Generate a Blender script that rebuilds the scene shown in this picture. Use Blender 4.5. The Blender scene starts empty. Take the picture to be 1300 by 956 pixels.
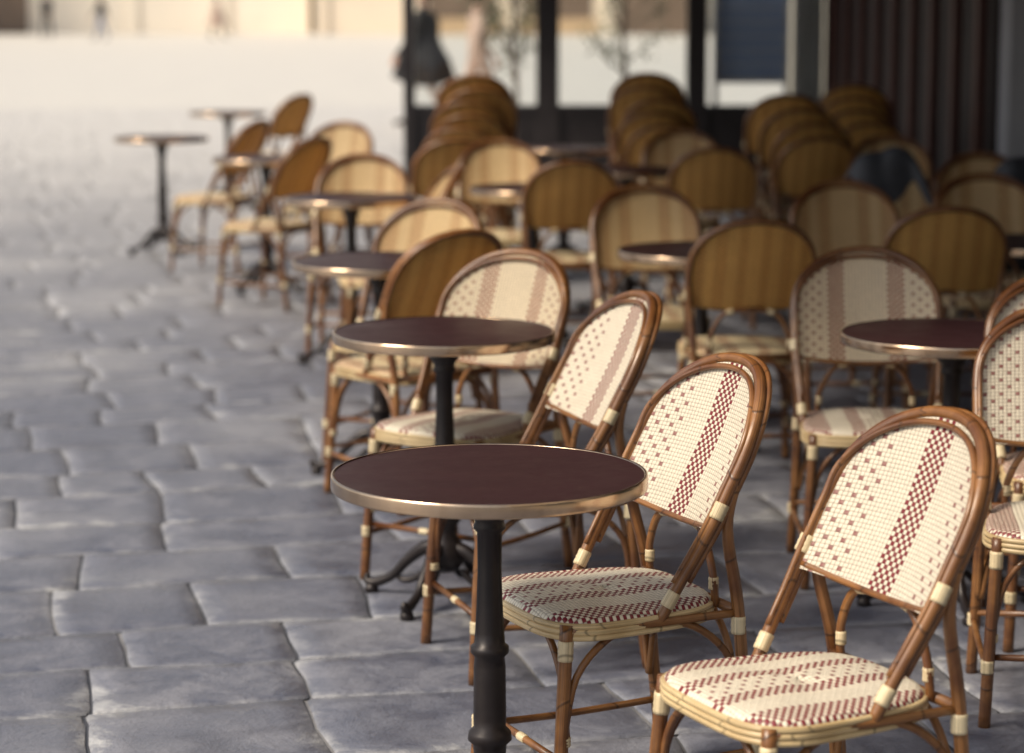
import bpy, bmesh, math, random
from mathutils import Vector, Matrix, noise
random.seed(7)
scene = bpy.context.scene
COL = scene.collection

# ------------------------------------------------------------------ helpers
class NT:
    def __init__(s, name):
        s.mat = bpy.data.materials.new(name); s.mat.use_nodes = True
        s.t = s.mat.node_tree; s.b = s.t.nodes['Principled BSDF']
    def n(s, typ, **k):
        nd = s.t.nodes.new(typ)
        for a, b in k.items(): setattr(nd, a, b)
        return nd
    def l(s, a, b): s.t.links.new(a, b)
    def setin(s, sock, v):
        if isinstance(v, bpy.types.NodeSocket): s.l(v, sock)
        else: sock.default_value = v
    def m(s, op, a, b=None, c=None, clamp=False):
        nd = s.n('ShaderNodeMath', operation=op); nd.use_clamp = clamp
        s.setin(nd.inputs[0], a)
        if b is not None: s.setin(nd.inputs[1], b)
        if c is not None: s.setin(nd.inputs[2], c)
        return nd.outputs[0]
    def mix(s, f, a, b, bt='MIX'):
        nd = s.n('ShaderNodeMix', data_type='RGBA', blend_type=bt)
        s.setin(nd.inputs[0], f)
        for i, v in ((6, a), (7, b)):
            if isinstance(v, tuple) and len(v) == 3: v = v + (1,)
            s.setin(nd.inputs[i], v)
        return nd.outputs[2]
    def noise(s, vec, scale, detail=3, rough=.6, dist=0):
        nd = s.n('ShaderNodeTexNoise'); nd.inputs['Scale'].default_value = scale
        nd.inputs['Detail'].default_value = detail; nd.inputs['Roughness'].default_value = rough
        nd.inputs['Distortion'].default_value = dist
        if vec is not None: s.l(vec, nd.inputs['Vector'])
        return nd.outputs['Fac']
    def ramp(s, f, lo, hi):
        nd = s.n('ShaderNodeMapRange', interpolation_type='SMOOTHSTEP')
        s.setin(nd.inputs[0], f); nd.inputs[1].default_value = lo; nd.inputs[2].default_value = hi
        return nd.outputs[0]
    def obj(s): return s.n('ShaderNodeTexCoord').outputs['Object']
    def uv(s): return s.n('ShaderNodeTexCoord').outputs['UV']
    def pos(s): return s.n('ShaderNodeNewGeometry').outputs['Position']
    def rnd(s): return s.n('ShaderNodeObjectInfo').outputs['Random']
    def mapping(s, vec, sc=(1,1,1), rot=(0,0,0)):
        nd = s.n('ShaderNodeMapping'); nd.inputs['Scale'].default_value = sc
        nd.inputs['Rotation'].default_value = rot; s.l(vec, nd.inputs['Vector'])
        return nd.outputs[0]
    def bump(s, h, dist=.002, st=.6):
        nd = s.n('ShaderNodeBump'); nd.inputs['Distance'].default_value = dist
        nd.inputs['Strength'].default_value = st; s.l(h, nd.inputs['Height'])
        s.l(nd.outputs[0], s.b.inputs['Normal'])
    def base(s, v):
        if isinstance(v, tuple): v = v[:3] + (1,)
        s.setin(s.b.inputs['Base Color'], v)
    def rough(s, v): s.setin(s.b.inputs['Roughness'], v)

def simple(name, col, rough=.6, metal=0, var=.25, nscale=12, bump=0):
    N = NT(name)
    f = N.noise(N.obj(), nscale)
    N.base(N.mix(f, tuple(c*(1-var) for c in col), tuple(min(1, c*(1+var)) for c in col)))
    N.rough(N.m('MULTIPLY_ADD', f, .2, rough-.1)); N.b.inputs['Metallic'].default_value = metal
    if bump: N.bump(f, bump, .6)
    return N.mat

def mesh_obj(name, verts, faces, mats, parent=None, smooth=True, midx=None, uvs=None, data=None):
    me = data
    if me is None:
        me = bpy.data.meshes.new(name); me.from_pydata(verts, [], faces)
        for m_ in mats: me.materials.append(m_)
        if midx: me.polygons.foreach_set('material_index', midx)
        if smooth: me.polygons.foreach_set('use_smooth', [True]*len(me.polygons))
        if uvs:
            ul = me.uv_layers.new(name='UVMap')
            for lp in me.loops: ul.data[lp.index].uv = uvs[lp.vertex_index]
        me.update()
    o = bpy.data.objects.new(name, me); COL.objects.link(o)
    if parent: o.parent = parent
    return o

def empty(name, loc=(0,0,0), rz=0):
    e = bpy.data.objects.new(name, None); COL.objects.link(e)
    e.location = loc; e.rotation_euler = (0,0,rz); e.empty_display_size = .2
    return e

class Geo:
    def __init__(s): s.v=[]; s.f=[]; s.uv=[]; s.mi=[]
    def add(s, v, f, uv=None, mi=0):
        o=len(s.v); s.v += [tuple(p) for p in v]; s.f += [tuple(i+o for i in q) for q in f]
        s.uv += (uv if uv else [(p[0],p[1]) for p in v]); s.mi += [mi]*len(f)
    def box(s, x0,x1,y0,y1,z0,z1, mi=0):
        v=[(x,y,z) for z in (z0,z1) for y in (y0,y1) for x in (x0,x1)]
        s.add(v,[(0,2,3,1),(4,5,7,6),(0,1,5,4),(2,6,7,3),(0,4,6,2),(1,3,7,5)],mi=mi)
    def tube(s, pts, r, sides=9, closed=False, sub=5, mi=0, smooth=True):
        P=[Vector(p) for p in pts]; n=len(P)
        R=r if isinstance(r,(list,tuple)) else [r]*n
        Q=[];QR=[]
        if smooth and n>2:
            rng = n if closed else n-1
            for i in range(rng):
                g=lambda k:(P[k%n] if closed else P[max(0,min(n-1,k))])
                a,b,c,d=g(i-1),g(i),g(i+1),g(i+2)
                for j in range(sub):
                    t=j/sub
                    Q.append(.5*((2*b)+(c-a)*t+(2*a-5*b+4*c-d)*t*t+(3*b-a-3*c+d)*t**3))
                    QR.append(R[i]*(1-t)+R[(i+1)%n]*t)
            if not closed: Q.append(P[-1]); QR.append(R[-1])
        else: Q=P; QR=R
        m=len(Q); T=[]
        for i in range(m):
            if closed: t=Q[(i+1)%m]-Q[i-1]
            else: t=Q[min(m-1,i+1)]-Q[max(0,i-1)]
            T.append(t.normalized())
        up=Vector((0,0,1)) if abs(T[0].z)<.9 else Vector((1,0,0))
        N=(up-T[0]*up.dot(T[0])).normalized()
        v=[];uv=[];L=random.random()*3
        for i in range(m):
            N=(N-T[i]*N.dot(T[i])).normalized(); B=T[i].cross(N)
            if i: L+=(Q[i]-Q[i-1]).length
            for k in range(sides):
                a=2*math.pi*k/sides
                v.append(Q[i]+(N*math.cos(a)+B*math.sin(a))*QR[i]); uv.append((k/sides,L))
        f=[]
        for i in range(m if closed else m-1):
            for k in range(sides):
                k2=(k+1)%sides; i2=(i+1)%m
                f.append((i*sides+k,i*sides+k2,i2*sides+k2,i2*sides+k))
        if not closed:
            f.append(tuple(range(sides-1,-1,-1))); f.append(tuple((m-1)*sides+k for k in range(sides)))
        s.add(v,f,uv,mi)
    def lathe(s, prof, seg=40, c=(0,0), mi=0, flute=None):
        v=[];f=[];uv=[];n=len(prof)
        for i,(r,z) in enumerate(prof):
            for k in range(seg):
                a=2*math.pi*k/seg; rr=r
                if flute and flute[0]<z<flute[1]: rr=r*(1-.09*(k%2))
                v.append((c[0]+rr*math.cos(a),c[1]+rr*math.sin(a),z)); uv.append((k/seg,z))
        for i in range(n-1):
            for k in range(seg):
                k2=(k+1)%seg; f.append((i*seg+k,i*seg+k2,(i+1)*seg+k2,(i+1)*seg+k))
        s.add(v,f,uv,mi)
    def obj(s,name,mats,parent=None,smooth=True):
        return mesh_obj(name,s.v,s.f,mats,parent,smooth,s.mi,s.uv)

# ------------------------------------------------------------------ materials
def weave(name, bands, sparse, base, dot, cw=.0098, ch=.0078, dotmix=1.0, transl=0):
    N=NT(name); sep=N.n('ShaderNodeSeparateXYZ'); N.l(N.uv(),sep.inputs[0])
    U,V=sep.outputs[0],sep.outputs[1]
    cx=N.m('DIVIDE',N.m('ADD',U,5+cw/2),cw); cy=N.m('DIVIDE',N.m('ADD',V,5),ch)
    ix=N.m('FLOOR',cx); iy=N.m('FLOOR',cy)
    par=N.m('MODULO',N.m('ADD',ix,iy),2)
    fx=N.m('FRACT',cx); fy=N.m('FRACT',cy)
    sx=N.m('SINE',N.m('MULTIPLY',fx,math.pi)); sy=N.m('SINE',N.m('MULTIPLY',fy,math.pi))
    hh=N.m('MULTIPLY',N.m('POWER',sy,.45),N.m('POWER',sx,.25))
    hv=N.m('MULTIPLY',N.m('POWER',sx,.6),N.m('POWER',sy,.2))
    h=N.m('ADD',N.m('MULTIPLY',hh,par),N.m('MULTIPLY',N.m('MULTIPLY',hv,N.m('SUBTRACT',1,par)),.8))
    q=N.m('MULTIPLY',N.m('ABSOLUTE',N.m('SUBTRACT',ix,math.floor((5+cw/2)/cw))),cw)
    def bandmask(bb):
        mask=None
        for lo,hi in bb:
            k=N.m('MULTIPLY',N.m('GREATER_THAN',q,lo),N.m('LESS_THAN',q,hi))
            mask=k if mask is None else N.m('MAXIMUM',mask,k)
        return mask
    dotf=N.m('MULTIPLY',bandmask(bands),par)
    if sparse:
        sp=N.m('MULTIPLY',N.m('LESS_THAN',N.m('MODULO',N.m('ADD',ix,iy),4),1.5),par)
        sp=N.m('MULTIPLY',sp,N.m('LESS_THAN',N.m('MODULO',N.m('ADD',iy,1),2),.5))
        dotf=N.m('MAXIMUM',dotf,N.m('MULTIPLY',N.m('MULTIPLY',bandmask(sparse),sp),.8))
    dotf=N.m('MULTIPLY',dotf,N.m('MULTIPLY_ADD',N.noise(N.uv(),110,1),.4,dotmix*.80),clamp=True)
    nz=N.noise(N.uv(),60,2); big=N.noise(N.obj(),7,2)
    c0=N.mix(nz,tuple(c*.84 for c in base),tuple(min(1,c*1.1) for c in base))
    c0=N.mix(N.m('MULTIPLY',N.ramp(big,.45,.8),.3),c0,tuple(c*.66 for c in base))
    c1=N.mix(nz,tuple(c*.7 for c in dot),tuple(c*1.3 for c in dot))
    c=N.mix(dotf,c0,c1)
    c=N.mix(N.m('MULTIPLY',N.m('SUBTRACT',1,N.ramp(h,.2,.7)),.5),c,(.14,.08,.04))
    hs=N.n('ShaderNodeHueSaturation'); N.l(c,hs.inputs['Color'])
    N.l(N.m('MULTIPLY_ADD',N.rnd(),.18,.9),hs.inputs['Value'])
    N.base(hs.outputs[0]); N.rough(.42); N.b.inputs['Specular IOR Level'].default_value=.45
    N.bump(h,.0022,.8)
    if transl:
        tb=N.n('ShaderNodeBsdfTranslucent'); N.l(hs.outputs[0],tb.inputs[0])
        mx=N.n('ShaderNodeMixShader'); mx.inputs[0].default_value=transl
        N.l(N.b.outputs[0],mx.inputs[1]); N.l(tb.outputs[0],mx.inputs[2])
        N.l(mx.outputs[0],N.t.nodes['Material Output'].inputs[0])
    return N.mat

CREAM=(.82,.75,.61); BURG=(.20,.012,.024); HONEY=(.76,.56,.29)
M_panA=weave('weave_cream_centre_stripe',[(-.01,.031)],[(.10,.21)],CREAM,BURG,transl=.22)
M_panB=weave('weave_honey_side_stripes',[(.052,.100),(.14,.21)],None,HONEY,(.44,.22,.08),transl=.3)
M_panC=weave('weave_cream_side_stripes',[(.066,.110)],[(.13,.21)],(.79,.68,.49),(.27,.07,.045),transl=.3)
M_seat=weave('weave_seat',[(.03,.078),(.135,.3)],[(-.01,.03)],CREAM,BURG)
M_seatB=weave('weave_seat_honey',[(.03,.078),(.135,.3)],None,(.78,.64,.40),(.36,.15,.08))
M_back=weave('weave_rear_honey_glow',[(.02,.05),(.09,.13),(.16,.19)],None,(.95,.57,.18),(.62,.29,.08),dotmix=.9,transl=.45)  # honey rear cane, base colour brightened to carry the backlit glow

def rattan(name,a,b,rough=.33):
    N=NT(name); uv=N.uv(); sep=N.n('ShaderNodeSeparateXYZ'); N.l(uv,sep.inputs[0])
    L=sep.outputs[1]
    f=N.noise(N.mapping(N.obj(),(9,9,9)),1.0,3); g=N.noise(N.mapping(uv,(30,3,1)),1.0,3)
    c=N.mix(N.ramp(f,.3,.7),a,b)
    c=N.mix(N.m('MULTIPLY',N.ramp(g,.42,.72),.65),c,tuple(x*.32 for x in a))
    w=N.m('ADD',N.m('DIVIDE',L,.145),N.m('MULTIPLY',N.noise(uv,.9,1),.8))
    d=N.m('ABSOLUTE',N.m('SUBTRACT',N.m('FRACT',w),.5))
    ring=N.m('SUBTRACT',1,N.ramp(d,.0,.035))
    c=N.mix(N.m('MULTIPLY',ring,.7),c,tuple(x*.2 for x in a))
    hs=N.n('ShaderNodeHueSaturation'); N.l(c,hs.inputs['Color'])
    N.l(N.m('MULTIPLY_ADD',N.rnd(),.35,.82),hs.inputs['Value'])
    N.base(hs.outputs[0]); N.rough(N.m('MULTIPLY_ADD',g,.2,rough-.1))
    N.b.inputs['Coat Weight'].default_value=.2; N.b.inputs['Coat Roughness'].default_value=.2
    N.bump(N.m('ADD',N.m('MULTIPLY',ring,.8),g),.0012,.5)
    return N.mat
M_rat=rattan('rattan_cane',(.115,.040,.012),(.28,.125,.038))
M_bind=rattan('cane_binding',(.54,.43,.26),(.70,.59,.38),.45)
M_rim=rattan('seat_edge_cane',(.52,.37,.18),(.70,.54,.30),.45)

def mk_top():
    N=NT('table_laminate'); p=N.obj()
    f=N.noise(N.mapping(p,(3,22,3)),1,4,.65,.6); s=N.noise(p,45,2)
    c=N.mix(f,(.022,.009,.011),(.048,.020,.022)); c=N.mix(N.m('MULTIPLY',N.ramp(s,.62,.8),.3),c,(.10,.06,.05))
    N.base(c); N.rough(N.m('MULTIPLY_ADD',N.noise(p,9,4,.7),.30,.24)); N.b.inputs['Specular IOR Level'].default_value=.18
    N.bump(s,.0004,.25)
    return N.mat
M_top=mk_top()
N=NT('polished_rim_metal'); p=N.obj(); f=N.noise(N.mapping(p,(30,30,4)),1,3)
N.base(N.mix(f,(.46,.32,.21),(.70,.54,.39))); N.b.inputs['Metallic'].default_value=1
N.rough(N.m('MULTIPLY_ADD',f,.25,.08)); N.bump(f,.0008,.35); M_rimm=N.mat
M_iron=simple('black_cast_iron',(.020,.015,.015),.38,.3,.4,25,.0008)

# ground
N=NT('paving_stone'); uvn=N.n('ShaderNodeSeparateXYZ'); N.l(N.uv(),uvn.inputs[0])
ed=N.m('MINIMUM',uvn.outputs[0],uvn.outputs[1])
rn=N.n('ShaderNodeAttribute',attribute_name='rnd').outputs['Fac']
p=N.pos(); sxyz=N.n('ShaderNodeSeparateXYZ'); N.l(p,sxyz.inputs[0]); YY=sxyz.outputs[1]
mid=N.noise(p,6.5,6,.75,.4); fine=N.noise(p,75,3,.75); big=N.noise(p,.75,3)
c=N.mix(N.ramp(mid,.32,.70),(.078,.088,.126),(.225,.232,.272))
c=N.mix(N.m('MULTIPLY',rn,.55),c,(.092,.102,.142))
c=N.mix(N.m('MULTIPLY',N.ramp(big,.46,.66),.38),c,(.28,.285,.315))
c=N.mix(N.m('MULTIPLY',N.ramp(fine,.50,.75),.50),c,(.052,.056,.076))
st=N.noise(p,1.9,4,.6,1.0); c=N.mix(N.m('MULTIPLY',N.ramp(st,.55,.70),.42),c,(.058,.062,.084))
far_glow=N.ramp(N.m('ADD',YY,N.m('MULTIPLY',N.m('SUBTRACT',big,.5),10)),6,33)  # distance gradient: sunlit glow of the far square painted into slab colour
c=N.mix(N.m('MULTIPLY',far_glow,.96),c,(.60,.585,.565))
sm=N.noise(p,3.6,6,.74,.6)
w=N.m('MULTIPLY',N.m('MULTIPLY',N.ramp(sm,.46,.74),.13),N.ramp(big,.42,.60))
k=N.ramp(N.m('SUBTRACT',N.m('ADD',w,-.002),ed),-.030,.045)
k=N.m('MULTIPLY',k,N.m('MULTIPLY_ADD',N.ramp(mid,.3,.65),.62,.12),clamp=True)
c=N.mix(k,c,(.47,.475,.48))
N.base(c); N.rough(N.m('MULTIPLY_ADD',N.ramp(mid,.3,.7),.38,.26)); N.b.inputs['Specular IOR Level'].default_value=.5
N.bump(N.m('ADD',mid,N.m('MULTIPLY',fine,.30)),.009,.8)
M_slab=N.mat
N=NT('ground_paving'); p=N.pos()
bt=N.n('ShaderNodeTexBrick'); N.l(N.mapping(p,(1,1,1),(0,0,math.radians(-12.7))),bt.inputs['Vector'])
bt.inputs['Scale'].default_value=1; bt.inputs['Brick Width'].default_value=.55; bt.inputs['Row Height'].default_value=.45
bt.inputs['Mortar Size'].default_value=.02
f=N.noise(p,1.2,3); g=N.noise(p,30,3); g2=N.noise(p,1.3,3)
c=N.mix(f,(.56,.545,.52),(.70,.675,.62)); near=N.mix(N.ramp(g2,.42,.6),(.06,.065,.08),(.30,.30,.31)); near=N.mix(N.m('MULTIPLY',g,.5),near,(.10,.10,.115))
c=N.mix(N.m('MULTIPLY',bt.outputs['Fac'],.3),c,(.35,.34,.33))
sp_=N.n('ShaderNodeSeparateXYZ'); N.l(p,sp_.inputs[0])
N.base(N.mix(N.ramp(sp_.outputs[1],30,36),near,c)); N.rough(.55); N.bump(g,.004,.5); M_ground=N.mat  # ground turns pale with distance, sunlit brightness put into base colour

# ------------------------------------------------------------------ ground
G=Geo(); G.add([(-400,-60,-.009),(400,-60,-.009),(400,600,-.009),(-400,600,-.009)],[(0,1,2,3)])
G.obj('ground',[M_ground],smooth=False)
A=math.radians(12.7); E1=Vector((math.cos(A),math.sin(A))); E2=Vector((-math.sin(A),math.cos(A)))
V=[];F=[];UV=[];RN=[]
s2=.8
while s2<36:
    rh=random.uniform(.33,.52); s1=-13+random.uniform(0,.5)
    while s1<9:
        w=random.choice([random.uniform(.32,.55),random.uniform(.42,.76)]); g=.0035
        n=7; o=len(V)
        tz=random.uniform(-.0012,.0012); ta=random.uniform(-.002,.002); tb=random.uniform(-.002,.002); r=random.random()
        x0,x1,y0,y1=s1+g,s1+w-g,s2+g,s2+rh-g
        par=[0,.012,.16,.5,.84,.988,1]
        for j,b in enumerate(par):
            for i,a in enumerate(par):
                x=x0+(x1-x0)*a; y=y0+(y1-y0)*b
                e=(i in(0,n-1)) or (j in(0,n-1))
                z=tz+ta*(a-.5)+tb*(b-.5)+noise.noise(Vector((x*4,y*4,1)))*.002
                xo,yo=x,y
                x+=noise.noise(Vector((xo*2.2,yo*2.2,5)))*.035; y+=noise.noise(Vector((xo*2.2,yo*2.2,9)))*.035
                if e:
                    z-=.006
                    x+=noise.noise(Vector((xo*12,yo*12,5)))*.007; y+=noise.noise(Vector((xo*12,yo*12,9)))*.007
                    if (i in(0,n-1)) and (j in(0,n-1)): x+= .008*(1 if i==0 else -1); y+=.008*(1 if j==0 else -1)
                q=E1*x+E2*y; V.append((q.x,q.y,z))
                UV.append((min(a,1-a)*(x1-x0),min(b,1-b)*(y1-y0))); RN.append(r)
        for j in range(n-1):
            for i in range(n-1):
                F.append((o+j*n+i,o+j*n+i+1,o+(j+1)*n+i+1,o+(j+1)*n+i))
        s1+=w
    s2+=rh
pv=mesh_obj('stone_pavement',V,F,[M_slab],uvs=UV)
a_=pv.data.attributes.new('rnd','FLOAT','POINT'); a_.data.foreach_set('value',RN)

# ------------------------------------------------------------------ chair meshes
Z0,Z1=.60,.905; ZA=.735; HW=.212
def yb(z):
    P=[(.40,-.035),(.45,-.06),(.60,-.155),(.75,-.235),(.92,-.305)]
    for (a,b),(c,d) in zip(P,P[1:]):
        if z<=c: t=(z-a)/(c-a); return b+(d-b)*t
    return P[-1][1]
def hw(z):
    if z<ZA: return .192+(HW-.192)*min(1,max(0,(z-.43)/.2))
    t=min(1,(z-ZA)/(Z1-ZA)); return HW*max(0,1-t**2.15)**(1/2.15)
def bp(x,z,off=0):
    return (x, yb(z)+1.05*x*x-.02+off, z)
def seat_outline(n=48,gx=0):
    out=[]
    for k in range(n):
        a=2*math.pi*k/n; c,s_=math.cos(a),math.sin(a); e=2/3.6
        y=.2*math.copysign(abs(s_)**e,s_); ww=.193+.022*(y/.2)
        out.append((ww*math.copysign(abs(c)**e,c),y))
    return out

def build_chair_meshes():
    G=Geo()
    def loop(grow,off,r,zb):
        pts=[]
        zz=[zb,.50,.56,.62,.68,ZA]
        L=[bp(-hw(z)-grow*.3,z,off) for z in zz]
        for ph in range(1,12):
            a=math.pi*ph/12
            e=2/2.15
            x=-HW*math.copysign(abs(math.cos(a))**e,math.cos(a)); z=ZA+(Z1-ZA+grow)*abs(math.sin(a))**e
            y=bp(x,min(z,.92),off)
            L.append((x,y[1],z))
        L+=[bp(hw(z)+grow*.3,z,off) for z in reversed(zz)]
        G.tube(L,r,10,sub=4)
    loop(0,0,.0122,.425)
    loop(-.016,.014,.0062,.60)
    loop(.002,-.019,.0072,.60)
    G.tube([bp(x,Z0-.012+.018*(abs(x)/.2)**2,0) for x in (-.2,-.13,-.06,0,.06,.13,.2)],.0075,8)
    for s in (-1,1):
        G.tube([(s*.205,-.255,0),(s*.198,-.225,.22),(s*.196,-.205,.44),(s*.207,-.172,.60),(s*.212,-.19,.69)],[.0138,.0138,.013,.012,.008],10)
        G.tube([(s*.200,.198,0),(s*.190,.184,.22),(s*.178,.168,.436)],.014,10)
        G.tube([(s*.196,.19,.135),(s*.2,-.01,.130),(s*.203,-.24,.135)],.008,8)
        G.tube([(s*.185,.178,.20),(s*.184,.15,.33),(s*.182,.07,.405),(s*.182,-.02,.415),(s*.186,-.11,.405),(s*.192,-.19,.33),(s*.195,-.212,.20)],.0078,8)
        G.tube([(s*.184,.16,.424),(s*.196,0,.424),(s*.192,-.2,.424)],.009,8)
    G.tube([(-.19,.18,.16),(.19,.18,.16)],.008,8)
    G.tube([(-.196,-.225,.16),(.196,-.225,.16)],.008,8)
    for y,zz in ((.172,0),(-.21,0)):
        G.tube([(-.188,y,.20),(-.16,y,.33),(-.09,y,.405),(0,y,.418),(.09,y,.405),(.16,y,.33),(.188,y,.20)],.0078,8)
    G.tube([(-.14,-.185,.43),(-.135,-.18,.50),(-.09,-.18,.575),(0,-.185,.592),(.09,-.18,.575),(.135,-.18,.50),(.14,-.185,.43)],.0085,8)
    G.tube([(-.192,-.2,.43),(.192,-.2,.43)],.011,8); G.tube([(-.178,.165,.424),(.178,.165,.424)],.010,8)
    fr=G
    B=Geo()
    def bind(p,d,r,L=.03):
        p=Vector(p);d=Vector(d).normalized()
        n=6; pts=[p+d*(L*(i/n-.5)) for i in range(n+1)]
        B.tube([tuple(q) for q in pts],[r*(1 if i%2 else .95) for i in range(n+1)],10,smooth=False)
    for s in (-1,1):
        bind((s*.181,.172,.385),(-s*.03,-.05,1),.0160,.04)
        bind((s*.196,.19,.14),(0,0,1),.0158,.03)
        bind((s*.203,-.24,.14),(0,0,1),.0158,.03)
        bind((s*.197,-.206,.40),(0,0,1),.0156,.035)
        for z in (.64,.468):
            q=bp(hw(z)*s,z); q2=bp(hw(z+.02)*s,z+.02); bind(q,Vector(q2)-Vector(q),.0162 if z>.5 else .0148,.034)
        bind((s*.188,.18,.205),(0,0,1),.0155,.018)
        bind((s*.137,-.182,.475),(0,0,1),.0108,.025)
        bind((s*.07,-.182,.583),(s*-1,0,.2),.011,.025)
    bind((0,.18,.16),(1,0,0),.0098,.03)
    K=Geo()
    zs=[Z0+(ZA-Z0)*i/6 for i in range(6)]+[ZA+(Z1-.006-ZA)*math.sin(math.pi/2*i/9) for i in range(10)]
    for side,off,mi in ((1,.006,0),(-1,-.010,1)):
        v=[];uv=[];f=[];nx=17
        for z in zs:
            w=hw(z)
            for i in range(nx):
                u=-1+2*i/(nx-1); x=w*u
                zb=z-(.010*(1-u*u) if z<=Z0+.001 else 0)
                v.append(bp(x,zb,off)); uv.append((x,zb))
        for j in range(len(zs)-1):
            for i in range(nx-1):
                q=(j*nx+i,j*nx+i+1,(j+1)*nx+i+1,(j+1)*nx+i)
                f.append(q[::-1] if side==1 else q)
        K.add(v,f,uv,mi)
    S=Geo(); O=seat_outline(); n=len(O)
    rings=[(0,.460),(.2,.460),(.4,.4595),(.6,.458),(.8,.4555),(.92,.4525),(.98,.448),(1.01,.440),(1.015,.430)]
    v=[];f=[]
    for r,z in rings:
        for x,y in O: v.append((x*r,y*r,z-.012*(1-(y/.2)**2)*(r<.95)*.5))
    for j in range(len(rings)-1):
        for k in range(n):
            k2=(k+1)%n; f.append((j*n+k,(j+1)*n+k,(j+1)*n+k2,j*n+k2))
    S.add(v,f,[(p[0],p[1]) for p in v],0)
    for z,gr in ((.433,.004),(.4215,.005),(.410,.003)):
        S.tube([(x*(1.012+gr),y*(1.012+gr),z) for x,y in O[::2]],.0066,8,closed=True,sub=3,mi=1)
    v=[(x,y,.412) for x,y in O]; S.add(v,[tuple(range(n))[::-1]],None,1)
    return fr,B,K,S
fr,B,K,S=build_chair_meshes()
def mk(g,name,mats):
    o=g.obj(name,mats); me=o.data; bpy.data.objects.remove(o); return me
ME={'frame':mk(fr,'chair_frame',[M_rat]),'bind':mk(B,'chair_bindings',[M_bind])}
ME['backA']=mk(K,'chair_backA',[M_panA,M_back]); ME['backB']=mk(K,'chair_backB',[M_panB,M_back]); ME['backC']=mk(K,'chair_backC',[M_panC,M_back])
ME['seatA']=mk(S,'chair_seatA',[M_seat,M_rim]); ME['seatB']=mk(S,'chair_seatB',[M_seatB,M_rim]); ME['seatC']=ME['seatA']
def chair(x,y,face,var='B',z=0):
    e=empty('rattan_chair',(x,y,z),math.radians(face-90))
    for nm,k in (('frame','frame'),('bindings','bind'),('backrest','back'+var),('seat','seat'+var)):
        mesh_obj(nm,None,None,None,parent=e,data=ME[k])
    return e

for c in [
 (.505,4.15,205,'A'),(.185,4.82,204,'A'),(.03,5.93,199,'A'),(-.145,6.80,235,'C'),
 (-.40,8.58,243,'B'),(-.34,7.93,127,'B'),(-.72,11.13,266,'B'),(-.55,10.55,188,'B'),
 (-1.30,12.95,150,'B'),(-1.81,14.7,160,'B'),(-1.86,18.6,148,'B'),(-1.1,14.1,250,'B'),
 (.25,11.25,95,'B'),(.54,9.22,-86,'B'),(.80,8.36,93,'B'),(1.03,6.82,-93,'C'),
 (1.30,5.50,-98,'A'),(1.47,6.16,-92,'A'),(1.56,8.85,88,'B'),(1.335,9.45,-90,'B'),
 (1.97,9.85,-92,'B'),(1.0,12.2,90,'B'),(-.06,12.33,-88,'B'),(.93,13.2,-92,'B'),
 (2.2,11.2,-95,'B'),(2.15,8.0,-100,'B'),(-.35,12.95,100,'B'),(2.0,12.6,-90,'B')]:
    chair(c[0],c[1],c[2]+random.uniform(-1,1),c[3])
for (x,y,n,a,dx) in ((-.28,14.0,5,92,.018),(.86,14.3,5,88,-.012),(1.62,13.1,4,93,-.045),(2.1,14.6,4,88,-.02)):
    for i in range(n): chair(x+dx*i+random.uniform(-.02,.02),y+.022*i,a+random.uniform(-6,6),'B',z=.074*i)

# ------------------------------------------------------------------ tables
T=Geo(); T.lathe([(0.0001,.7495),(.15,.7495),(.2955,.7495)],72,mi=0)
T.lathe([(.2955,.7495),(.2965,.7510),(.2995,.7515),(.3020,.7500),(.3025,.746),(.3025,.728),(.3018,.7245),(.2985,.7235),(.296,.7245)],72,mi=1)
T.lathe([(.296,.726),(.15,.726),(.0001,.726)],48,mi=2)
ME_t=mk(T,'t_top',[M_top,M_rimm,M_iron])
P=Geo()
P.lathe([(.0001,.724),(.085,.724),(.088,.716),(.07,.708),(.045,.700),(.036,.690),(.041,.684),(.041,.676),(.032,.668),(.028,.655),(.031,.648),(.031,.642),(.024,.634),(.023,.56),(.025,.50),(.028,.44),(.030,.415),(.037,.41),(.037,.398),(.029,.39),(.031,.37),(.032,.27),(.031,.25),(.041,.24),(.043,.225),(.033,.215),(.031,.19),(.040,.17),(.052,.15),(.055,.12),(.046,.10),(.030,.085),(.0001,.08)],28,flute=(.43,.64))
ME_p=mk(P,'t_column',[M_iron])
Q=Geo()
for k in range(4):
    a=math.pi/4+k*math.pi/2; c,s_=math.cos(a),math.sin(a)
    pr=[(.03,.15),(.07,.14),(.12,.10),(.16,.058),(.20,.036),(.232,.028),(.245,.038),(.24,.050)]
    Q.tube([(r*c,r*s_,z) for r,z in pr],[.022,.019,.015,.013,.014,.014,.011,.007],10,sub=5)
    Q.tube([(r*c,r*s_,z) for r,z in ((.05,.09),(.09,.055),(.13,.045),(.15,.06),(.13,.075))],[.010,.009,.008,.007,.005],8)
    Q.lathe([(.0001,.0),(.018,.0),(.020,.012),(.014,.025),(.0001,.027)],14,c=(.23*c,.23*s_))
ME_b=mk(Q,'t_base',[M_iron])
def table(x,y,rz=0):
    e=empty('bistro_table',(x,y,0),rz)
    mesh_obj('table_top',None,None,None,parent=e,data=ME_t)
    mesh_obj('column',None,None,None,parent=e,data=ME_p)
    mesh_obj('base',None,None,None,parent=e,data=ME_b)
for i,(x,y) in enumerate([(-.043,4.53),(-.184,6.50),(-.452,8.26),(-.727,10.9),(-2.258,15.6),(-1.383,13.6),(-2.225,19.0),
             (1.19,6.46),(.68,8.62),(.10,11.45),(.31,14.5),(.60,12.7),(1.95,8.9)]):
    table(x,y,.35*i)

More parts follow.
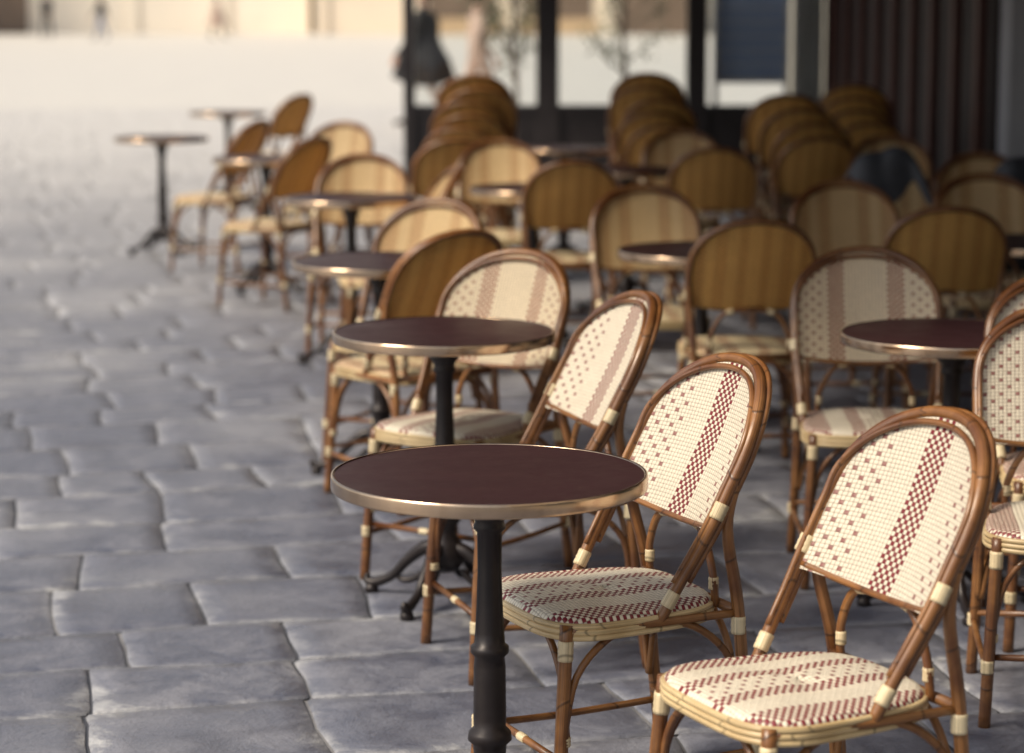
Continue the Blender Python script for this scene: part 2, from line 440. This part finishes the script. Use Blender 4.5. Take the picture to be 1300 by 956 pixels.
# ------------------------------------------------------------------ jacket over chair back
M_jack=simple('dark_jacket_cloth',(.06,.065,.078),.75,0,.5,9,.004)
J=Geo();nu,nv=26,34;v=[];f=[]
for j in range(nv):
    t=j/(nv-1)
    for i in range(nu):
        u=-1+2*i/(nu-1); x=u*(.25+.03*math.sin(t*9))
        if t<.45: z=.93-(.45-t)/.45*.36; y=.03+ (.45-t)*.14
        elif t<.55: a=(t-.45)/.1*math.pi; z=.93+.03*math.sin(a); y=.03*math.cos(a)
        else: z=.93-(t-.55)/.45*.5; y=-.03-(t-.55)*.12
        nn=noise.noise(Vector((x*9,z*3,j*.08)))*.075; z-=.16*abs(u)**2.2
        v.append((x+nn*.4,y+nn,z+noise.noise(Vector((x*7,t*4,3)))*.08))
for j in range(nv-1):
    for i in range(nu-1): f.append((j*nu+i,j*nu+i+1,(j+1)*nu+i+1,(j+1)*nu+i))
J.add(v,f)
chair(1.66,10.45,-90,'B')
jo=J.obj('jacket',[M_jack]); jo.location=(1.66,10.75,.0)
md=jo.modifiers.new('s','SOLIDIFY'); md.thickness=.012
chair(2.3,10.4,-90,'B'); jo2=mesh_obj('jacket',None,None,None,data=jo.data); jo2.location=(2.28,10.70,-.02); jo2.rotation_euler=(0,0,.2)
md=jo2.modifiers.new('s','SOLIDIFY'); md.thickness=.012

# ------------------------------------------------------------------ cafe building & glazed screen
M_dark=simple('dark_painted_wood',(.018,.014,.015),.45,0,.4,8,.001)
M_panel=simple('recessed_wood_panel',(.020,.012,.011),.75,0,.4,8,.001)
M_maroon=simple('maroon_wood',(.075,.026,.019),.6,0,.35,10,.001)
M_wall=simple('limestone',(.36,.33,.28),.8,0,.15,3,.004)
M_pier=simple('grey_render',(.34,.35,.38),.8,0,.15,5,.003)
M_glassdark=simple('window_glass_dark',(.02,.025,.03),.08,0,.2,1)
N=NT('clear_glass'); t=N.t; tr=N.n('ShaderNodeBsdfTransparent'); gl=N.n('ShaderNodeBsdfGlossy'); gl.inputs['Roughness'].default_value=.03
tr.inputs[0].default_value=(.93,.95,.95,1)
fz=N.n('ShaderNodeFresnel'); fz.inputs[0].default_value=1.5; mx=N.n('ShaderNodeMixShader')
N.l(fz.outputs[0],mx.inputs[0]); N.l(tr.outputs[0],mx.inputs[1]); N.l(gl.outputs[0],mx.inputs[2])
N.l(mx.outputs[0],t.nodes['Material Output'].inputs[0]); M_glass=N.mat

cafe=empty('cafe_building')
G=Geo(); X0=2.92
G.box(X0,14,-8,26,0,15.5)
G.box(X0-.12,14.1,-8.1,26.1,3.4,3.7); G.box(X0-.25,14.2,-8.2,26.2,15.5,15.9)
G.obj('walls',[M_wall],cafe,False)
G=Geo(); R=Geo()
for fl in range(3):
    for k in range(11):
        y=-6.4+k*3.0; z=4.4+fl*3.7
        G.box(X0-.015,X0+.02,y,y+1.1,z,z+2.1); R.box(X0-.07,X0-.018,y-.12,y,z-.1,z+2.2); R.box(X0-.07,X0-.018,y+1.1,y+1.22,z-.1,z+2.2)
        R.box(X0-.1,X0-.018,y-.18,y+1.28,z-.22,z-.1); R.box(X0-.07,X0-.018,y,y+1.1,z+2.1,z+2.2); R.box(X0-.04,X0-.02,y+.52,y+.58,z,z+2.1)
G.obj('window_panes',[M_glassdark],cafe,False); R.obj('window_frames',[M_pier],cafe,False)
R=Geo(); R.box(2.5,3.0,-8,26,15.9,16.0); R.add([(2.6,-8,16.0),(14.2,-8,16.0),(8.4,-8,19),(2.6,26,16.0),(14.2,26,16.0),(8.4,26,19)],[(0,2,5,3),(1,4,5,2),(0,1,2),(3,5,4)])
R.obj('roof',[simple('slate',(.10,.11,.13),.6)],cafe,False)
G=Geo()
v=[(2.70,13.66,0),(2.62,20.0,0),(X0,20,0),(X0,13.66,0)]; v=v+[(a,b,3.38) for a,b,c in v]
G.add(v,[(0,4,5,1),(4,7,6,5),(0,3,7,4),(1,5,6,2)],mi=2)
for k in range(9):
    y=13.85+k*.72; x=2.70-.08*(y-13.66)/6.34
    G.box(x-.05,x-.003,y,y+.13,.25,3.2,mi=1)
    if k<8: G.box(x-.025,x-.004,y+.28,y+.58,.8,3.0,mi=2)
G.box(2.55,2.69,13.66,20,0.02,.24,mi=0); G.box(2.50,2.69,13.66,20,3.2,3.37,mi=0)
G.obj('shopfront_panelling',[M_dark,M_maroon,M_panel],cafe,False)
G=Geo(); G.box(2.735,X0-.003,13.36,13.655,0,3.37); G.obj('pilaster',[M_pier],cafe,False)
G=Geo()
for k in range(6):
    y=-6+k*3.2; G.box(X0-.06,X0-.004,y,y+2.6,.5,2.9,mi=1)
    G.box(X0-.10,X0-.062,y-.1,y+2.7,.42,.5,mi=0); G.box(X0-.10,X0-.062,y-.1,y+2.7,2.9,3.0,mi=0)
    for q in (0,.86,1.72,2.5): G.box(X0-.09,X0-.062,y+q,y+q+.1,.5,2.9,mi=0)
G.obj('shop_windows',[M_dark,M_glassdark],cafe,False)
aw=empty('shade_awning'); G=Geo()
xa,xb,ya,yc=-.75,2.9,5.9,19.9; zl=2.50  # unseen awning, reach extended leftwards to shade the rear terrace
G.add([(xa,ya,zl),(xb,ya,3.15),(xb,yc,3.15),(xa,yc,zl),(xa,ya,zl+.02),(xb,ya,3.17),(xb,yc,3.17),(xa,yc,zl+.02)],[(0,3,2,1),(4,5,6,7),(0,1,5,4),(3,7,6,2)],mi=0)
n=80; v=[];f=[]
for i in range(n+1):
    y=ya+(yc-ya)*i/n
    v+=[(xa-.003,y,zl+.02),(xa-.003,y,zl-.32+.03*math.cos(i*math.pi))]
for i in range(n): f.append((2*i,2*i+1,2*i+3,2*i+2))
G.add(v,f); G.obj('canvas',[simple('shade_awning_canvas',(.09,.014,.018),.85)],aw,False)
G=Geo()
for y in (6.1,9.5,13,16.5,19.6): G.tube([(xb+.02,y,2.7),(1.2,y,2.60),(xa+.03,y,zl-.03)],.02,8)
G.tube([(xa+.02,ya,zl-.02),(xa+.02,yc,zl-.02)],.025,8); G.obj('arms',[M_dark],aw)

scr=empty('glazed_terrace_screen'); G=Geo(); gy=20.0
for x0,x1 in ((-.89,-.80),(.20,.385),(1.435,1.60)):
    G.box(x0,x1,gy-.09,gy+.09,0,2.5)
G.box(2.575,2.617,gy-.05,gy+.05,0,2.5)
for x0,x1 in ((-.80,.20),(.385,1.435),(1.60,2.575)):
    G.box(x0,x1,gy-.05,gy+.05,0.02,.70); G.box(x0,x1,gy-.07,gy+.07,.70,.76); G.box(x0,x1,gy-.06,gy+.06,2.36,2.499)
    G.box(x0+.09,x1-.09,gy-.065,gy-.052,.12,.60)
G.obj('frame',[M_dark],scr,False)
G=Geo()
for x0,x1 in ((-.80,.20),(.385,1.435),(1.60,2.575)): G.box(x0,x1,gy-.006,gy+.006,.76,2.36)
G.obj('glass',[M_glass],scr,False)

N=NT('blue_print'); p=N.obj(); b1=N.n('ShaderNodeTexBrick'); N.l(N.mapping(p,(1,1,1),(math.pi/2,0,0)),b1.inputs['Vector'])
b1.inputs['Scale'].default_value=1; b1.inputs['Brick Width'].default_value=.09; b1.inputs['Row Height'].default_value=.12; b1.inputs['Mortar Size'].default_value=.016
f=N.noise(p,28,3); c=N.mix(f,(.20,.36,.85),(.55,.70,.95)); N.base(N.mix(N.m('MULTIPLY',b1.outputs['Fac'],.65),c,(.80,.84,.94))); N.rough(.4); M_blue=N.mat
nb=empty('notice_board'); G=Geo(); G.box(1.72,2.27,20.30,20.33,.97,2.2,mi=0); G.obj('poster',[M_blue],nb,False)
G=Geo()
for a in ((1.68,1.72,20.28,20.35,.0,2.24),(2.27,2.31,20.28,20.35,.0,2.24),(1.72,2.27,20.28,20.35,.93,.97),(1.72,2.27,20.28,20.35,2.2,2.24)): G.box(*a)
G.obj('board_frame',[simple('white_frame',(.7,.7,.72),.5)],nb,False)
G=Geo();v=[];f=[]
for i in range(60):
    x=2.33+.25*i/59; y=20.2+.025*math.sin(i*.75)
    v+=[(x,y,.02),(x,y,2.4)]
for i in range(59): f.append((2*i,2*i+2,2*i+3,2*i+1))
G.add(v,f); G.obj('curtain',[simple('white_cloth',(.84,.83,.82),.8,0,.06)])

M_pot=simple('terracotta_pot',(.30,.22,.17),.8,0,.2,9,.003); M_bark=simple('bark',(.10,.07,.05),.85,0,.35,20,.004)
M_leaf=simple('leaf',(.065,.085,.03),.55,0,.5,5)
def ptree(x,y,seed):
    rs=random.Random(seed); e=empty('potted_tree',(x,y,0))
    G=Geo(); G.lathe([(.0001,0),(.15,0),(.21,.40),(.23,.41),(.23,.46),(.205,.46),(.2,.42),(.0001,.42)],28); G.obj('pot',[M_pot],e)
    G=Geo(); L=Geo(); G.tube([(0,0,.4),(.02,.01,.8),(-.01,.0,1.2),(.01,.02,1.7)],[.028,.024,.02,.014],8)
    for k in range(26):
        z=rs.uniform(.85,1.9); a=rs.uniform(0,6.28); l=rs.uniform(.15,.42); zz=min(z,1.68)
        p0=Vector((0,0,zz)); p1=p0+Vector((math.cos(a)*l*.5,math.sin(a)*l*.5,.12)); p2=p0+Vector((math.cos(a)*l,math.sin(a)*l,.28+rs.uniform(-.1,.2)))
        G.tube([p0,p1,p2],[.009,.006,.003],6)
        for q in range(30):
            c=p1.lerp(p2,rs.uniform(.0,1.1))+Vector([rs.gauss(0,.06) for _ in range(3)])
            d=Vector([rs.gauss(0,1) for _ in range(3)]).normalized()*.032; w=d.orthogonal().normalized()*.014
            L.add([c-d,c+w,c+d,c-w],[(0,1,2,3)])
    G.obj('trunk',[M_bark],e); L.obj('leaves',[M_leaf],e,False)
ptree(.02,22.0,3); ptree(1.0,21.6,5)

# ------------------------------------------------------------------ far building
def far_building(x0,x1,y,h,mat,seed):
    rs=random.Random(seed); e=empty('stone_building'); G=Geo(); D=Geo(); S=Geo()
    G.box(x0,x1,y,y+12,0,h); G.box(x0-.1,x1+.1,y-.35,y+12.1,h,h+.5)
    G.box(x0,x1,y-.2,y-.003,3.7,4.1)
    w=x1-x0; n=max(2,int(w/3.4)); st=w/n
    for i in range(n):
        xa=x0+i*st
        G.box(xa,xa+.45,y-.16,y-.003,.0,3.69)
        if rs.random()<.5: continue
        col=rs.choice([0,1,2])
        D.box(xa+.75,xa+st-.4,y-.06,y-.004,.7 if col else 0,3.1,mi=0)
        D.box(xa+.6,xa+st-.25,y-.12,y-.062,3.1,3.6,mi=1+col)
        if col: D.box(xa+.6,xa+st-.25,y-.12,y-.062,0,.69,mi=1+col)
    for i in range(n):
        xa=x0+i*st
        for fl in range(int((h-4.4)/3.3)):
            z=4.9+fl*3.3; D.box(xa+st/2-.5,xa+st/2+.6,y-.02,y-.004,z,z+2)
            S.box(xa+st/2-.7,xa+st/2+.8,y-.15,y-.004,z-.2,z-.05); S.box(xa+st/2-1.1,xa+st/2-.53,y-.07,y-.006,z,z+2); S.box(xa+st/2+.63,xa+st/2+1.2,y-.07,y-.006,z,z+2)
    G.obj('walls',[mat],e,False); D.obj('openings',[M_sg,simple('shop_brown',(.30,.17,.10),.6),simple('shop_ochre',(.60,.42,.25),.6),simple('shop_dark',(.16,.10,.07),.6)],e,False)
    S.obj('sills_and_shutters',[simple('shutter_white',(.6,.6,.58),.6)],e,False)
    R=Geo(); R.add([(x0,y,h+.5),(x1,y,h+.5),(x1,y+6,h+4),(x0,y+6,h+4),(x0,y+12,h+.5),(x1,y+12,h+.5)],[(0,1,2,3),(3,2,5,4)]); R.obj('roof',[simple('zinc',(.25,.27,.3),.5)],e,False)
M_sg=simple('shop_glass',(.20,.14,.10),.2,0,.4,1)
M_cream=simple('cream_stone',(.84,.76,.64),.8,0,.08,.6); M_warm=simple('warm_stone',(.82,.70,.55),.8,0,.08,.6)
far_building(-46,-25.5,104,16,M_warm,1); far_building(-25,-9,108,18,M_cream,2); far_building(-8.5,8,106,15,M_warm,3); far_building(8.5,30,110,17,M_cream,4)

# ------------------------------------------------------------------ people
def person(x,y,heading,top,bottom,coat,hair,H=1.72,seed=0,step=.26):
    e=empty('pedestrian',(x,y,0),heading)
    k=H/1.72; V=[];E=[];R=[]
    def a(p,r,par=None):
        V.append(tuple(c*k for c in p)); R.append(r*k)
        if par is not None: E.append((par,len(V)-1))
        return len(V)-1
    pel=a((0,0,.95),.135); ab=a((0,.0,1.08),.125,pel); ch=a((0,.01,1.27),.145,ab); ne=a((0,.0,1.43),.075,ch); n2=a((0,.01,1.50),.052,ne)
    h1=a((0,.025,1.58),.078,n2); h2=a((0,.015,1.66),.082,h1)
    for s in (-1,1):
        f=s*step
        hp=a((s*.09,0,.88),.095,pel); kn=a((s*.095,f*.55+.03,.50),.06,hp)
        an=a((s*.09,f-.02,.09 if s>0 else .13),.04,kn); he=a((s*.09,f+.03,.05),.042,an); to=a((s*.10,f+.16,.03),.03,he)
        sh=a((s*.17,0,1.38),.062,ch); el=a((s*.225,-f*.35,1.11),.042,sh); wr=a((s*.225,-f*.9+.06,.88),.028,el)
        pa=a((s*.222,-f*.9+.09,.82),.034,wr)
        for q in range(4):
            b=a((s*.222,-f*.9+.065+q*.019,.765),.0095,pa); c=a((s*.215,-f*.9+.07+q*.018,.73+.004*abs(q-1)),.0085,b)
        t1=a((s*.20,-f*.9+.125,.80),.010,pa); a((s*.198,-f*.9+.138,.77),.009,t1)
    me=bpy.data.meshes.new('body'); me.from_pydata(V,E,[]); o=bpy.data.objects.new('tmp',me); COL.objects.link(o)
    o.modifiers.new('k','SKIN'); sv=me.skin_vertices[0].data
    for i,r in enumerate(R): sv[i].radius=(r*(1.25 if i in(pel,ab,ch) else 1),r*(.85 if i in(pel,ab,ch) else 1))
    sv[0].use_root=True
    m2=o.modifiers.new('s','SUBSURF'); m2.levels=2; m2.render_levels=2
    dg=bpy.context.evaluated_depsgraph_get(); nm=bpy.data.meshes.new_from_object(o.evaluated_get(dg)); bpy.data.objects.remove(o)
    nm.materials.clear()
    sk=simple('skin',(.55,.33,.24),.5,0,.06)
    shoe=simple('shoe_leather',(.04,.03,.025),.4)
    for m_ in (sk,top,bottom,shoe): nm.materials.append(m_)
    for pl in nm.polygons:
        c=pl.center/k; pl.use_smooth=True
        if c.z>1.475 or (abs(c.x)>.17 and c.z<.87 and c.z>.6): pl.material_index=0
        elif c.z>.93 or abs(c.x)>.19: pl.material_index=1
        elif c.z<.11: pl.material_index=3
        else: pl.material_index=2
    b=bpy.data.objects.new('body',nm); COL.objects.link(b); b.parent=e
    if coat:
        G=Geo(); prof=[(1.40,.13),(1.30,.19),(1.1,.19),(.98,.23),(.8,.31),(.62,.37),(.55,.39)]
        v=[];f=[];n=36
        for z,r in prof:
            for i in range(n):
                t=2*math.pi*i/n; rr=r*(1+.07*math.sin(t*7+seed)*(1.4-z))
                v.append((rr*.8*math.cos(t)*k,rr*1.0*math.sin(t)*k,(z-.05*math.sin(t*2+1)*(z<.9))*k))
        for j in range(len(prof)-1):
            for i in range(n): i2=(i+1)%n; f.append((j*n+i,j*n+i2,(j+1)*n+i2,(j+1)*n+i))
        G.add(v,f); G.obj('coat',[top],e)
    G=Geo(); v=[];f=[];n=20;m=12
    for j in range(m+1):
        ph=math.pi*j/m
        for i in range(n):
            t=2*math.pi*i/n; yy=math.sin(ph)*math.sin(t)
            rr=.104; dz=math.cos(ph)*.125
            if yy>.25 and dz<.03: rr=.06
            v.append((rr*math.sin(ph)*math.cos(t)*k,(-.0+rr*yy*1.05)*k,(1.645+dz)*k))
    for j in range(m):
        for i in range(n): i2=(i+1)%n; f.append((j*n+i,j*n+i2,(j+1)*n+i2,(j+1)*n+i))
    G.add(v,f); G.obj('hair',[hair],e)
    G=Geo(); G.tube([(0,.10*k,1.63*k),(0,.125*k,1.60*k),(0,.105*k,1.59*k)],[.008,.014,.008],8); G.obj('nose',[sk],e)
    G=Geo()
    for s in (-1,1): G.lathe([(.0001,1.645*k),(.009,1.638*k),(.0001,1.63*k)],10,c=(s*.033*k,.098*k))
    G.obj('eyes',[shoe],e)
blackc=simple('black_wool',(.012,.011,.013),.85); beige=simple('beige_cotton',(.50,.36,.29),.8); hairm=simple('brown_hair',(.06,.035,.02),.5)
blue=simple('blue_cotton',(.12,.16,.28),.8); white=simple('white_shirt',(.7,.68,.66),.8)
person(-1.12,31.0,math.radians(80),blackc,beige,True,hairm,1.78,1)
person(-.42,30.0,math.radians(-70),beige,beige,False,hairm,1.75,2)
person(-15.5,92,math.radians(80),blackc,blue,False,hairm,1.75,3)
person(-11.5,95,math.radians(-80),beige,blackc,True,hairm,1.68,4)
person(-18.5,97,math.radians(170),blackc,blackc,False,hairm,1.8,5)

# ------------------------------------------------------------------ light
EL=math.radians(46); sd=Vector((-.90*math.cos(EL),-.436*math.cos(EL),math.sin(EL)))
sl=bpy.data.lights.new('sun','SUN'); sl.energy=3.8; sl.angle=math.radians(18); sl.color=(1,.86,.67)
so=bpy.data.objects.new('sun',sl); COL.objects.link(so); so.rotation_euler=sd.to_track_quat('Z','Y').to_euler(); so.location=(-20,-10,30)
w=bpy.data.worlds.new('World'); scene.world=w; w.use_nodes=True; nt=w.node_tree
sky=nt.nodes.new('ShaderNodeTexSky'); sky.sky_type='NISHITA'; sky.sun_disc=False; sky.sun_elevation=EL
sky.sun_rotation=math.radians(244.2); sky.dust_density=3; sky.air_density=1.0; sky.ozone_density=.8
hs=nt.nodes.new('ShaderNodeHueSaturation'); hs.inputs['Saturation'].default_value=.45
bg=nt.nodes['Background']; bg.inputs['Strength'].default_value=.14
nt.links.new(sky.outputs[0],hs.inputs['Color']); nt.links.new(hs.outputs[0],bg.inputs[0])

# ------------------------------------------------------------------ camera
cd=bpy.data.cameras.new('camera'); co=bpy.data.objects.new('camera',cd); COL.objects.link(co)
co.location=(0,0,1.65); co.rotation_euler=(math.radians(90-8.13),0,0)
cd.lens=85; cd.sensor_width=36; cd.shift_y=-44.5/1300; cd.clip_end=2000; cd.clip_start=.05
cd.dof.use_dof=True; cd.dof.focus_distance=4.9; cd.dof.aperture_fstop=2.6
scene.camera=co
scene.view_settings.view_transform='Standard'; scene.view_settings.look='None'; scene.view_settings.exposure=0
